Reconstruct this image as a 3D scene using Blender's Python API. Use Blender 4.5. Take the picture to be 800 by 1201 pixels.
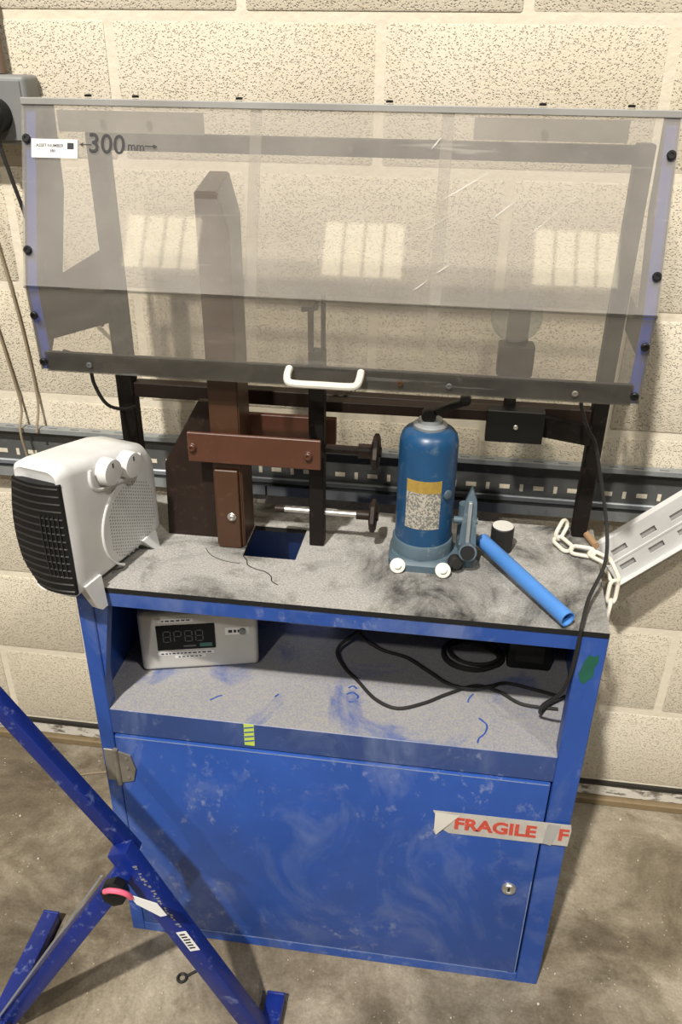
import bpy, bmesh, math, random
from mathutils import Vector, Matrix
random.seed(7)
for o in list(bpy.data.objects): bpy.data.objects.remove(o)
SC = bpy.context.scene
COL = SC.collection
V = Vector

# ------------------------------------------------------------------ camera
cam_d = bpy.data.cameras.new('camera'); cam = bpy.data.objects.new('camera', cam_d); COL.objects.link(cam)
cam_d.sensor_fit = 'HORIZONTAL'; cam_d.sensor_width = 36.0; cam_d.lens = 966.94 / 800 * 36.0
cam_d.clip_start = 0.02; cam_d.clip_end = 100
def cam_axes(yaw, pitch, roll):
    f = V((-math.sin(yaw)*math.cos(pitch), math.cos(yaw)*math.cos(pitch), -math.sin(pitch)))
    r = V((math.cos(yaw), math.sin(yaw), 0)); u = r.cross(f)
    return r*math.cos(roll)+u*math.sin(roll), u*math.cos(roll)-r*math.sin(roll), f
_r, _u, _f = cam_axes(.13173, .50422, .01356)
M4 = Matrix((_r, _u, -_f)).transposed().to_4x4(); M4.translation = V((.5565, -1.5002, 1.584))
cam.matrix_world = M4
SC.camera = cam

# ------------------------------------------------------------------ light
SC.view_settings.view_transform = 'Standard'; SC.view_settings.look = 'None'
SC.view_settings.gamma = 1.0; SC.view_settings.use_curve_mapping = False
SC.view_settings.exposure = 0.0
W = bpy.data.worlds.new('hall'); SC.world = W; W.use_nodes = True
W.node_tree.nodes['Background'].inputs[0].default_value = (1.0, .96, .90, 1)
W.node_tree.nodes['Background'].inputs[1].default_value = .075
def lamp(name, loc, target, size, power, col):
    d = bpy.data.lights.new(name, 'AREA'); d.shape = 'DISK'; d.size = size; d.energy = power; d.color = col
    o = bpy.data.objects.new(name, d); COL.objects.link(o); o.location = loc
    o.rotation_euler = (V(target)-V(loc)).to_track_quat('-Z', 'Y').to_euler()
    return o
lamp('high_bay_light', (-.8, -4.7, 7.4), (.4, -.4, .8), .24, 860, (1, .95, .875))
lamp('high_bay_light', (-1.9, -8.0, 7.4), (.4, -.4, .8), .28, 255, (1, .95, .875))
lamp('high_bay_light', (3.9, -4.3, 7.4), (.4, -.4, .8), .30, 205, (1, .95, .875))

# ------------------------------------------------------------------ node helpers
class NT:
    def __init__(s, name):
        s.m = bpy.data.materials.new(name); s.m.use_nodes = True
        s.t = s.m.node_tree; s.n = s.t.nodes; s.l = s.t.links
        s.b = s.n['Principled BSDF']; s.out = s.n['Material Output']
        s._pos = None
    def pos(s):
        if not s._pos: s._pos = s.n.new('ShaderNodeNewGeometry')
        return s._pos.outputs['Position']
    def normal_z(s):
        s.pos(); x = s.n.new('ShaderNodeSeparateXYZ'); s.l.new(s._pos.outputs['Normal'], x.inputs[0]); return x.outputs[2]
    def mapping(s, scale=(1, 1, 1), rot=(0, 0, 0), loc=(0, 0, 0)):
        m = s.n.new('ShaderNodeMapping'); s.l.new(s.pos(), m.inputs[0])
        m.inputs['Scale'].default_value = scale; m.inputs['Rotation'].default_value = rot; m.inputs['Location'].default_value = loc
        return m.outputs[0]
    def noise(s, scale, detail=4, rough=.55, vec=None, dist=0):
        n = s.n.new('ShaderNodeTexNoise'); s.l.new(vec or s.pos(), n.inputs['Vector'])
        n.inputs['Scale'].default_value = scale; n.inputs['Detail'].default_value = detail
        n.inputs['Roughness'].default_value = rough; n.inputs['Distortion'].default_value = dist
        return n.outputs[0]
    def voro(s, scale, out='Distance', vec=None, rnd=1):
        n = s.n.new('ShaderNodeTexVoronoi'); s.l.new(vec or s.pos(), n.inputs['Vector'])
        n.inputs['Scale'].default_value = scale; n.inputs['Randomness'].default_value = rnd
        return n.outputs[out]
    def ramp(s, fac, stops):
        r = s.n.new('ShaderNodeValToRGB'); s.l.new(fac, r.inputs[0]); e = r.color_ramp.elements
        while len(e) < len(stops): e.new(.5)
        for k, (p, c) in zip(e, stops):
            k.position = p; k.color = (c, c, c, 1) if not hasattr(c, '__len__') else (*c, 1)
        return r.outputs[0]
    def mix(s, fac, a, b, mode='MIX'):
        m = s.n.new('ShaderNodeMix'); m.data_type = 'RGBA'; m.blend_type = mode
        for k, v in ((0, fac), (6, a), (7, b)):
            inp = m.inputs[k]
            if hasattr(v, 'is_linked'): s.l.new(v, inp)
            elif hasattr(v, '__len__'): inp.default_value = (*v, 1)
            else: inp.default_value = v if k == 0 else (v, v, v, 1)
        return m.outputs[2]
    def math(s, op, a, b=0.0, clamp=False):
        m = s.n.new('ShaderNodeMath'); m.operation = op; m.use_clamp = clamp
        for i, v in enumerate((a, b)):
            if hasattr(v, 'is_linked'): s.l.new(v, m.inputs[i])
            else: m.inputs[i].default_value = v
        return m.outputs[0]
    def bump(s, h, strength=.5, dist=.002):
        b = s.n.new('ShaderNodeBump'); b.inputs['Strength'].default_value = strength; b.inputs['Distance'].default_value = dist
        s.l.new(h, b.inputs['Height']); s.l.new(b.outputs[0], s.b.inputs['Normal'])
    def color(s, c):
        if hasattr(c, 'is_linked'): s.l.new(c, s.b.inputs['Base Color'])
        else: s.b.inputs['Base Color'].default_value = (*c, 1)
    def set(s, rough=.5, metal=0, spec=.5):
        if hasattr(rough, 'is_linked'): s.l.new(rough, s.b.inputs['Roughness'])
        else: s.b.inputs['Roughness'].default_value = rough
        s.b.inputs['Metallic'].default_value = metal; s.b.inputs['Specular IOR Level'].default_value = spec
        return s.m

def painted(name, col, rough=.45, wear=None, wear_amt=.25, scale=9, metal=0, spec=.5, bump=.1):
    """one paint or plastic with faint mottling, optional rubbed colour"""
    t = NT(name)
    n = t.noise(scale, 5)
    c = t.mix(t.ramp(n, [(.3, 0), (.7, 1)]), tuple(x*.86 for x in col), tuple(min(1, x*1.1) for x in col))
    if wear:
        w = t.ramp(t.noise(scale*3.1, 6, .65), [(.58, 0), (.72, wear_amt)])
        c = t.mix(w, c, wear)
    t.color(c)
    if bump: t.bump(t.noise(180, 2), bump, .001)
    return t.set(rough, metal, spec)

MAT = {}
def block_mat():
    t = NT('painted_block')
    big = t.noise(2.2, 4)
    base = t.mix(t.ramp(big, [(.35, 0), (.7, 1)]), (.61, .545, .42), (.68, .62, .50))
    wob = t.n.new('ShaderNodeVectorMath'); wob.operation = 'MULTIPLY_ADD'
    nz = t.n.new('ShaderNodeTexNoise'); nz.inputs['Scale'].default_value = 120; t.l.new(t.pos(), nz.inputs['Vector'])
    t.l.new(nz.outputs['Color'], wob.inputs[0]); wob.inputs[1].default_value = (.003, .003, .003); t.l.new(t.pos(), wob.inputs[2])
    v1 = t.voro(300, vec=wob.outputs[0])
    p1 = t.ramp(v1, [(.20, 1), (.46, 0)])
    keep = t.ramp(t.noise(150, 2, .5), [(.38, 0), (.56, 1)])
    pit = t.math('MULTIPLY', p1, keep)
    grain = t.noise(330, 3, .7)
    h = t.math('SUBTRACT', t.math('MULTIPLY', grain, .35), pit)
    c = t.mix(t.math('MULTIPLY', pit, .44), base, (.27, .225, .16))  # shade of the pores put into the pit colour, along with dirt
    t.color(c); t.bump(h, .7, .003)
    return t.set(.85, 0, .2)
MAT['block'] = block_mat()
def mortar_mat():
    t = NT('painted_mortar')
    t.color(t.mix(t.ramp(t.noise(5, 5), [(.3, 0), (.7, 1)]), (.66, .60, .475), (.715, .655, .53)))
    t.bump(t.noise(60, 5), .5, .004)
    return t.set(.8, 0, .2)
MAT['mortar'] = mortar_mat()
def floor_mat():
    t = NT('stained_concrete')
    a = t.noise(3.4, 9, .68, dist=.5)
    c = t.ramp(a, [(.32, (.085, .066, .043)), (.44, (.165, .135, .092)), (.54, (.265, .226, .165)), (.68, (.43, .38, .29))])
    lo = t.ramp(t.noise(1.3, 5, .6, dist=.5), [(.36, .52), (.56, 1.05)])
    c = t.mix(1, c, lo, 'MULTIPLY')
    spots = t.ramp(t.noise(17, 4, .6), [(.58, 0), (.68, .55)])
    c = t.mix(spots, c, (.13, .10, .065))
    sp = t.math('MULTIPLY', t.ramp(t.voro(95), [(.10, 1), (.17, 0)]), t.ramp(t.noise(23, 2), [(.54, 0), (.6, 1)]))
    c = t.mix(t.math('MULTIPLY', sp, .55), c, (.62, .56, .44))
    fine = t.ramp(t.noise(160, 4, .7), [(.3, .78), (.7, 1.15)])
    c = t.mix(1, c, fine, 'MULTIPLY')
    t.color(c); t.bump(t.noise(45, 8, .7), .45, .006)
    return t.set(.75, 0, .3)
MAT['floor'] = floor_mat()

def blue_mat(name, dust=0.0, col=(.020, .072, .315)):
    t = NT(name)
    n = t.noise(4.5, 6, .6)
    c = t.mix(t.ramp(n, [(.3, 0), (.7, 1)]), tuple(x*.8 for x in col), tuple(x*1.12 for x in col))
    # rubbed pale smears, upright streaks
    s1 = t.ramp(t.noise(6, 7, .64, vec=t.mapping((1, 1, .6)), dist=1.0), [(.50, 0), (.72, .55)])
    c = t.mix(s1, c, (.17, .22, .38))
    s2 = t.ramp(t.noise(40, 5, .7, vec=t.mapping((1, 1, .7))), [(.58, 0), (.70, .5)])
    s2 = t.math('MULTIPLY', s2, t.ramp(t.noise(5, 3), [(.45, 0), (.65, 1)]))
    c = t.mix(s2, c, (.30, .34, .46))
    if dust:
        up = t.ramp(t.normal_z(), [(.6, 0), (.9, 1)])
        d = t.ramp(t.noise(6, 6, .62, dist=.6), [(.30, .15), (.43, 1)])
        d = t.math('MULTIPLY', d, t.ramp(t.noise(300, 3, .7), [(.3, .55), (.62, 1)]))
        c = t.mix(t.math('MULTIPLY', t.math('MULTIPLY', d, up), dust), c, (.37, .35, .30))
    t.color(c); t.bump(t.noise(140, 3), .12, .001)
    return t.set(.42, 0, .5)
MAT['blue'] = blue_mat('blue_cabinet_paint')
MAT['blue_shelf'] = blue_mat('blue_shelf_paint_dusty', .96)
MAT['navy'] = painted('blue_stand_paint', (.006, .020, .175), .33, (.25, .3, .5), .5, 14)
MAT['blue_edge'] = painted('blue_guard_paint', (.022, .07, .46), .4)
MAT['blue_dull'] = blue_mat('blue_rail_paint_dull', .9, (.030, .062, .20))
def dusty_black():
    t = NT('black_board_under_dust')
    up = t.ramp(t.normal_z(), [(.5, 0), (.9, 1)])
    d = t.ramp(t.noise(5.0, 8, .66, dist=.9), [(.36, .10), (.45, .62), (.56, 1)])
    g = t.mix(t.ramp(t.noise(330, 3, .7), [(.3, 0), (.7, 1)]), (.22, .213, .198), (.46, .448, .42))
    dark = t.ramp(t.noise(26, 5, .65), [(.56, 0), (.68, .6)])
    g = t.mix(dark, g, (.16, .15, .13))
    c = t.mix(t.math('MULTIPLY', up, d), (.012, .012, .012), g)
    t.color(c); t.bump(t.noise(240, 4), .3, .0015)
    return t.set(.75, 0, .25)
MAT['worktop'] = dusty_black()
MAT['black_steel'] = painted('black_steel', (.009, .007, .006), .6, (.07, .055, .04), .35, 25, spec=.2)
MAT['dark_brown'] = painted('dark_brown_steel', (.020, .011, .008), .5, (.09, .06, .04), .3, 22, spec=.3)
MAT['brown'] = painted('brown_oiled_bar', (.060, .026, .012), .42, (.13, .075, .045), .4, 12)
MAT['red_brown'] = painted('red_oxide_bar', (.085, .032, .018), .40, (.16, .085, .06), .4, 14)
MAT['white_plastic'] = painted('white_plastic', (.74, .74, .73), .38, bump=.0)
MAT['white_grey'] = painted('grey_white_plastic', (.55, .54, .50), .5, bump=.05)
MAT['off_white'] = painted('off_white_enamel', (.62, .60, .54), .4)
MAT['chain'] = painted('cream_plastic', (.70, .66, .56), .5, (.35, .3, .24), .4, 30)
MAT['black'] = painted('black_plastic', (.008, .008, .008), .45, spec=.3)
MAT['slat'] = painted('glossy_black_slat', (.022, .021, .020), .3)
MAT['rubber'] = painted('black_rubber', (.014, .013, .012), .6)
MAT['strip_grey'] = painted('buff_strip', (.34, .32, .275), .5)
MAT['scuffed_bar'] = painted('scuffed_black_bar', (.014, .013, .012), .5, (.24, .23, .21), .6, 17, spec=.3)
MAT['end_dark'] = painted('dark_end_plate', (.022, .024, .045), .5, (.2, .2, .22), .5, 20, spec=.3)
MAT['edge_grey'] = painted('grey_sheet_edge', (.33, .325, .31), .4)
MAT['dark_slot'] = painted('dark_hole', (.004, .004, .004), .8, bump=0)
MAT['perf'] = painted('perforation_grey', (.30, .30, .30), .7, bump=0)
MAT['worn'] = painted('worn_highlight_paint', (.20, .26, .42), .5, (.02, .07, .3), .9, 24)
MAT['steel'] = painted('zinc_steel', (.58, .57, .53), .35, (.25, .2, .15), .5, 30, metal=.85)
MAT['galv'] = painted('galvanised_steel', (.36, .385, .40), .5, (.2, .2, .2), .4, 20, metal=.55)
MAT['galv_dark'] = painted('shaded_dull_galvanised', (.115, .12, .118), .55, (.25, .25, .24), .3, 16, metal=.3)  # shade inside the wall channel put into a darker steel; also dull rivets
MAT['tray_white'] = painted('pale_powder_coat', (.60, .60, .585), .45)
MAT['slot_grey'] = painted('slot_shade_grey', (.36, .355, .34), .6)
MAT['jack_blue'] = painted('jack_blue_enamel', (.010, .060, .150), .36, (.18, .22, .24), .45, 18)
MAT['jack_base'] = painted('jack_base_greyblue', (.075, .115, .145), .55, (.22, .23, .22), .7, 24)
MAT['tube_blue'] = painted('bright_blue_tube', (.075, .235, .60), .35)
MAT['tape'] = painted('buff_tape', (.46, .44, .40), .4, (.33, .31, .28), .5, 30)
MAT['red'] = painted('red_print', (.52, .07, .045), .5, (.6, .4, .35), .5, 120)
MAT['ink'] = painted('black_ink', (.012, .012, .014), .6, bump=0)
MAT['white_label'] = painted('white_label', (.78, .78, .77), .45, bump=0)
MAT['grey_plastic'] = painted('grey_plastic', (.20, .205, .20), .5)
MAT['brass_grey'] = painted('dull_hinge_steel', (.26, .24, .20), .5, (.10, .08, .06), .5, 40, metal=.5)
MAT['wood'] = painted('pale_wood', (.36, .22, .12), .6)
MAT['screen'] = painted('dark_display', (.004, .005, .005), .25, bump=0, spec=.15)
MAT['segment'] = painted('unlit_segment', (.075, .085, .08), .4, bump=0)
MAT['teal'] = painted('teal_print', (.03, .13, .11), .4, bump=0)
MAT['pink'] = painted('pink_ribbon', (.78, .13, .22), .5)
MAT['green'] = painted('green_paint', (.012, .10, .065), .5, (.02, .07, .2), .9, 30)
MAT['lime'] = painted('yellow_green_tape', (.50, .62, .10), .5)
MAT['string'] = painted('tan_cord', (.26, .205, .135), .7)
MAT['dpc'] = painted('black_damp_course', (.018, .016, .013), .7)
MAT['plinth_brown'] = painted('brown_plinth', (.20, .145, .075), .7, (.10, .07, .04), .5, 20)
def plinth():
    t = NT('flaking_white_plinth')
    n = t.ramp(t.noise(38, 6, .7, vec=t.mapping((.6, 1, 1.4))), [(.50, 0), (.60, 1)])
    t.color(t.mix(n, (.58, .55, .48), (.14, .12, .10))); t.bump(t.noise(60, 5), .5, .004)
    return t.set(.8)
MAT['plinth'] = plinth()
def jack_label():
    t = NT('worn_printed_label')
    a = t.ramp(t.voro(420, 'Color'), [(.42, 0), (.52, 1)])
    c = t.mix(a, (.17, .17, .155), (.42, .39, .33)); t.color(c)
    return t.set(.5)
MAT['jack_label'] = jack_label()
MAT['label_yellow'] = painted('label_yellow', (.36, .24, .05), .5, (.10, .09, .05), .8, 120)

def clear(name, haze, tint, scratch=.5, dcol=(.62, .59, .545), rough=.03):
    t = NT(name); t.n.remove(t.b)
    tr = t.n.new('ShaderNodeBsdfTransparent'); tr.inputs[0].default_value = (*tint, 1)
    df = t.n.new('ShaderNodeBsdfDiffuse'); df.inputs[0].default_value = (*dcol, 1)
    gl = t.n.new('ShaderNodeBsdfGlossy'); gl.inputs['Roughness'].default_value = rough
    gl.inputs[0].default_value = (1, 1, 1, 1)
    # diagonal scratches and blotches in the sheet
    sc = t.ramp(t.noise(14, 3, .6, vec=t.mapping((.32, 1, 6.0), (0, .62, 0))), [(.66, 0), (.72, 1)])
    sc2 = t.ramp(t.noise(60, 3, .7), [(.62, 0), (.75, .5)])
    bl = t.ramp(t.noise(7, 5, .6), [(.3, .75), (.7, 1.25)])
    hz = t.math('MULTIPLY', bl, haze)
    hz = t.math('ADD', hz, t.math('MULTIPLY', t.math('MAXIMUM', sc, sc2), haze*scratch), True)
    m1 = t.n.new('ShaderNodeMixShader'); t.l.new(hz, m1.inputs[0]); t.l.new(tr.outputs[0], m1.inputs[1]); t.l.new(df.outputs[0], m1.inputs[2])
    lw = t.n.new('ShaderNodeLayerWeight'); lw.inputs[0].default_value = .5
    f = t.math('ADD', t.math('MULTIPLY', t.math('POWER', lw.outputs['Facing'], 5), .9), .045)
    m2 = t.n.new('ShaderNodeMixShader'); t.l.new(f, m2.inputs[0]); t.l.new(m1.outputs[0], m2.inputs[1]); t.l.new(gl.outputs[0], m2.inputs[2])
    t.l.new(m2.outputs[0], t.out.inputs[0])
    return t.m
MAT['clear_upper'] = clear('clear_scuffed_sheet', .215, (.90, .89, .87))
MAT['clear_lower'] = clear('clear_sheet_lower', .09, (.90, .89, .87), .4)
MAT['clear_strip'] = clear('clear_joint_strip', .22, (.97, .965, .95), .3)
MAT['scratch'] = clear('scratched_plastic', .42, (1, 1, 1), 0, (.8, .79, .76))
MAT['scratch_faint'] = clear('faint_scratch', .20, (1, 1, 1), 0, (.8, .79, .76))
MAT['smoky'] = clear('smoky_strip', .03, (.70, .70, .70), 4.5, (.36, .36, .34))
MAT['lens'] = clear('grey_lens_disc', .12, (.72, .76, .76), .2)

# ------------------------------------------------------------------ mesh helpers
OFF = {}
def link_obj(name, bm, mat, parent=None, smooth=35, kind=None):
    off = OFF.get(parent.as_pointer(), V((0, 0, 0))) if parent else V((0, 0, 0))
    if parent: bmesh.ops.translate(bm, verts=bm.verts, vec=-off)
    bmesh.ops.recalc_face_normals(bm, faces=bm.faces)
    me = bpy.data.meshes.new(name); bm.to_mesh(me); bm.free()
    if smooth:
        for p in me.polygons: p.use_smooth = True
        try: me.set_sharp_from_angle(angle=math.radians(smooth))
        except Exception: pass
    me.materials.append(MAT[mat] if isinstance(mat, str) else mat)
    o = bpy.data.objects.new(name, me); COL.objects.link(o)
    if parent: o.parent = parent; OFF[o.as_pointer()] = off
    if kind: o['kind'] = kind
    return o
def tag(o, label, cat, group=None, kind=None):
    o['label'] = label; o['category'] = cat
    if group: o['group'] = group
    if kind: o['kind'] = kind
    return o
def thing(name, loc, label, cat, group=None):
    o = bpy.data.objects.new(name, None); COL.objects.link(o); o.empty_display_size = .05
    o.location = loc; OFF[o.as_pointer()] = V(loc)
    return tag(o, label, cat, group)
def rehome(o, loc):
    """give a one-mesh thing an origin at its base"""
    o.data.transform(Matrix.Translation(-V(loc))); o.location = loc; return o
def BM(): return bmesh.new()
def obox(bm, o, ex, ey, ez, bev=0, seg=1):
    o, ex, ey, ez = V(o), V(ex), V(ey), V(ez)
    vs = [bm.verts.new(o+ex*a+ey*b+ez*c) for c in (0, 1) for b in (0, 1) for a in (0, 1)]
    fs = [bm.faces.new([vs[i] for i in q]) for q in ((0, 2, 3, 1), (4, 5, 7, 6), (0, 1, 5, 4), (2, 6, 7, 3), (0, 4, 6, 2), (1, 3, 7, 5))]
    if bev:
        es = list({e for f in fs for e in f.edges})
        bmesh.ops.bevel(bm, geom=es, offset=bev, segments=seg, profile=.5, affect='EDGES')
    return bm
def box(bm, x0, x1, y0, y1, z0, z1, bev=0, seg=1):
    return obox(bm, (x0, y0, z0), (x1-x0, 0, 0), (0, y1-y0, 0), (0, 0, z1-z0), bev, seg)
def frame_of(d):
    d = d.normalized(); a = V((0, 0, 1)) if abs(d.z) < .9 else V((1, 0, 0))
    u = d.cross(a).normalized(); return u, d.cross(u).normalized()
def cyl(bm, p0, p1, r0, r1=None, n=20, caps=True):
    p0, p1 = V(p0), V(p1); r1 = r0 if r1 is None else r1
    u, w = frame_of(p1-p0)
    A = [bm.verts.new(p0+(u*math.cos(t)+w*math.sin(t))*r0) for t in [2*math.pi*i/n for i in range(n)]]
    B = [bm.verts.new(p1+(u*math.cos(t)+w*math.sin(t))*r1) for t in [2*math.pi*i/n for i in range(n)]]
    for i in range(n): bm.faces.new((A[i], A[(i+1) % n], B[(i+1) % n], B[i]))
    if caps: bm.faces.new(A); bm.faces.new(B[::-1])
    return bm
def lathe(bm, prof, o, axis=(0, 0, 1), n=32, closed=False):
    o = V(o); ax = V(axis).normalized(); u, w = frame_of(ax); R = []
    for r, h in prof:
        R.append([bm.verts.new(o+ax*h+(u*math.cos(t)+w*math.sin(t))*max(r, 1e-5)) for t in [2*math.pi*i/n for i in range(n)]])
    m = len(R)
    for k in range(m if closed else m-1):
        a, b = R[k], R[(k+1) % m]
        for i in range(n): bm.faces.new((a[i], a[(i+1) % n], b[(i+1) % n], b[i]))
    if not closed: bm.faces.new(R[0]); bm.faces.new(R[-1][::-1])
    return bm
def spline(pts, sub=6, closed=False):
    P = [V(p) for p in pts]; n = len(P); out = []
    for i in range(n if closed else n-1):
        p0 = P[(i-1) % n] if closed or i > 0 else P[0]; p1 = P[i]; p2 = P[(i+1) % n]
        p3 = P[(i+2) % n] if closed or i+2 < n else P[-1]
        for k in range(sub):
            t = k/sub
            out.append(.5*((2*p1)+(p2-p0)*t+(2*p0-5*p1+4*p2-p3)*t*t+(3*p1-p0-3*p2+p3)*t**3))
    if not closed: out.append(P[-1])
    return out
def tube(bm, pts, r, n=8, closed=False):
    pts = [V(p) for p in pts]; R = []; m = len(pts); u = None
    for i, p in enumerate(pts):
        d = (pts[(i+1) % m]-pts[i-1]) if closed or 0 < i < m-1 else (pts[1]-pts[0] if i == 0 else pts[-1]-pts[-2])
        d = d.normalized()
        if u is None: u, _ = frame_of(d)
        u = (u-d*u.dot(d)).normalized(); w = d.cross(u)
        R.append([bm.verts.new(p+(u*math.cos(t)+w*math.sin(t))*r) for t in [2*math.pi*k/n for k in range(n)]])
    for i in range(m if closed else m-1):
        a, b = R[i], R[(i+1) % m]
        for k in range(n): bm.faces.new((a[k], a[(k+1) % n], b[(k+1) % n], b[k]))
    if not closed: bm.faces.new(R[0]); bm.faces.new(R[-1][::-1])
    return bm
def prism(bm, pts, ext):
    """closed outline (3d points) pushed along ext"""
    a = [bm.verts.new(V(p)) for p in pts]; b = [bm.verts.new(V(p)+V(ext)) for p in pts]
    bm.faces.new(a); bm.faces.new(b[::-1])
    for i in range(len(a)):
        j = (i+1) % len(a); bm.faces.new((a[i], b[i], b[j], a[j]))
    return bm
def sheet_holes(bm, o, eu, ev, thick, us, vs, hole):
    """plate made on a grid of cut lines us x vs, leaving out cells where hole(i,j)"""
    o, eu, ev, th = V(o), V(eu), V(ev), V(thick); g = {}
    def vt(i, j, k):
        if (i, j, k) not in g: g[i, j, k] = bm.verts.new(o+eu*us[i]+ev*vs[j]+th*k)
        return g[i, j, k]
    nu, nv = len(us)-1, len(vs)-1
    solid = lambda i, j: 0 <= i < nu and 0 <= j < nv and not hole(i, j)
    for i in range(nu):
        for j in range(nv):
            if not solid(i, j): continue
            for k in (0, 1): bm.faces.new([vt(i, j, k), vt(i+1, j, k), vt(i+1, j+1, k), vt(i, j+1, k)])
            for di, dj, e in ((-1, 0, ((i, j), (i, j+1))), (1, 0, ((i+1, j), (i+1, j+1))), (0, -1, ((i, j), (i+1, j))), (0, 1, ((i, j+1), (i+1, j+1)))):
                if not solid(i+di, j+dj):
                    (a, b), (c, d) = e; bm.faces.new([vt(a, b, 0), vt(c, d, 0), vt(c, d, 1), vt(a, b, 1)])
    return bm
def text(name, s, size, o, eu, ev, mat, parent, bold=0, depth=.0004, align='CENTER'):
    cu = bpy.data.curves.new(name, 'FONT'); cu.body = s; cu.size = size; cu.align_x = align; cu.align_y = 'CENTER'
    cu.offset = bold; cu.extrude = depth; cu.resolution_u = 3
    tmp = bpy.data.objects.new(name, cu); COL.objects.link(tmp)
    dg = bpy.context.evaluated_depsgraph_get(); me = bpy.data.meshes.new_from_object(tmp.evaluated_get(dg))
    bpy.data.objects.remove(tmp)
    eu, ev = V(eu).normalized(), V(ev).normalized(); en = eu.cross(ev)
    m = Matrix((eu, ev, en)).transposed().to_4x4(); m.translation = V(o)-(OFF.get(parent.as_pointer(), V((0, 0, 0))) if parent else V((0, 0, 0)))
    me.transform(m); me.materials.clear(); me.materials.append(MAT[mat])
    ob = bpy.data.objects.new(name, me); COL.objects.link(ob)
    if parent: ob.parent = parent; OFF[ob.as_pointer()] = OFF.get(parent.as_pointer(), V((0, 0, 0)))
    return ob
def bolt(name, p, nrm, r, h, mat, parent, washer=0):
    b = BM(); nrm = V(nrm).normalized()
    if washer: lathe(b, [(washer, 0), (washer, h*.25), (washer*.92, h*.35)], p, nrm, 20)
    lathe(b, [(r, h*.2), (r, h*.8), (r*.8, h), (r*.45, h), (r*.42, h*.7)], p, nrm, 12)
    return link_obj(name, b, mat, parent)

# ------------------------------------------------------------------ setting
ZO, XO, BH, BW = .0646, -.0388, .225, .45
o = link_obj('floor', box(BM(), -3.5, 4.5, -10.2, .12, -.1, 0), 'floor', smooth=0); o['kind'] = 'structure'
wall = link_obj('wall_back', box(BM(), -2.6, 3.2, .0022, .12, 0, 2.6), 'mortar', smooth=0); wall['kind'] = 'structure'
blk = None
for k in range(1, 12):
    off = 0 if k % 2 else BW/2
    for i in range(-6, 8):
        x = XO+off+BW*i
        if x < -2.3 or x+BW > 3.0: continue
        if blk is None:
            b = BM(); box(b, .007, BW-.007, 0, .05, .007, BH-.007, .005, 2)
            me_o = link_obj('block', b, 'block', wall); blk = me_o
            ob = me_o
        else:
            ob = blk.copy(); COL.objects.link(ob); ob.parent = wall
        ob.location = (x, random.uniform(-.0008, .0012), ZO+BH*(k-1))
o = link_obj('baseboard_back', box(BM(), -2.6, 3.2, -.004, .0021, .022, .058, .002), 'plinth'); o['kind'] = 'structure'
o = link_obj('trim_1', box(BM(), -2.6, 3.2, -.007, .0021, .058, .067), 'dpc'); o['kind'] = 'structure'
o = link_obj('trim_2', box(BM(), -2.6, 3.2, -.016, .0021, 0, .021, .003), 'plinth_brown'); o['kind'] = 'structure'
# opposite end of the hall with its row of high windows (seen only as reflections)
b = BM(); xs = [-6, -4.33, -3.18, -1.35, -.2, 1.63, 2.78, 6]; zs = [0, 5.88, 6.74, 8.2]
sheet_holes(b, (0, -10.3, 0), (1, 0, 0), (0, 0, 1), (0, -.2, 0), xs, zs, lambda i, j: j == 1 and i in (1, 3, 5))
o = link_obj('wall_front', b, painted('grey_sheeting', (.30, .29, .26), .7), smooth=0); o['kind'] = 'structure'
wm = NT('daylit_window'); wm.color((.1, .1, .1)); wm.b.inputs['Emission Color'].default_value = (1, .88, .60, 1); wm.b.inputs['Emission Strength'].default_value = 4.0
for i, x in enumerate((-4.33, -1.35, 1.63)):
    w = link_obj('window_%d' % (i+1), box(BM(), x, x+1.15, -10.42, -10.40, 5.88, 6.74), wm.m, smooth=0); w['kind'] = 'structure'
    for q in (.28, .58, .86):
        link_obj('mullion', box(BM(), x+q-.02, x+q+.02, -10.399, -10.37, 5.88, 6.74), 'grey_plastic', w)

# ------------------------------------------------------------------ cabinet
CX0, CX1, CY0, CY1, CZ = 0.0, .821, -.489, -.180, .8455
cab = thing('tool_cabinet', (.41, -.33, 0), 'scuffed blue steel cabinet with open dusty shelf above one hinged door', 'cabinet')
P = lambda n, b, m='blue', par=cab, **k: link_obj(n, b, m, par, **k)
P('side_panel', box(BM(), CX0, CX0+.003, CY0+.003, CY1, 0, CZ))
P('side_panel', box(BM(), CX1-.003, CX1, CY0+.003, CY1, 0, CZ))
P('back_panel', box(BM(), CX0+.0032, CX1-.0032, CY1-.003, CY1, 0, CZ-.002))
P('base_panel', box(BM(), CX0+.0032, CX1-.0032, CY0+.004, CY1-.0032, .02, .023))
P('shelf', box(BM(), CX0+.0034, CX1-.0034, CY0+.004, CY1-.0033, .594, .599), 'blue_shelf')
P('stile', box(BM(), CX0, CX0+.026, CY0, CY0+.03, 0, CZ, .0015))
P('stile', box(BM(), CX1-.041, CX1, CY0, CY0+.03, 0, CZ, .0015))
P('gusset', prism(BM(), [(.026, CY0+.004, .818), (.05, CY0+.004, .818), (.026, CY0+.004, .66)], (0, .02, 0)))
P('top_rail', box(BM(), CX0+.0262, CX1-.0412, CY0, CY0+.03, .818, CZ, .0015))
P('shelf_rail', box(BM(), CX0+.0262, CX1-.0412, CY0, CY0+.003, .546, .601, .001), 'blue_dull')
P('bottom_rail', box(BM(), CX0+.0262, CX1-.0412, CY0, CY0+.03, 0, .026, .0015))
door = P('door', box(BM(), CX0+.0285, CX1-.0445, CY0-.003, CY0+.014, .030, .5425, .0022, 2))
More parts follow.
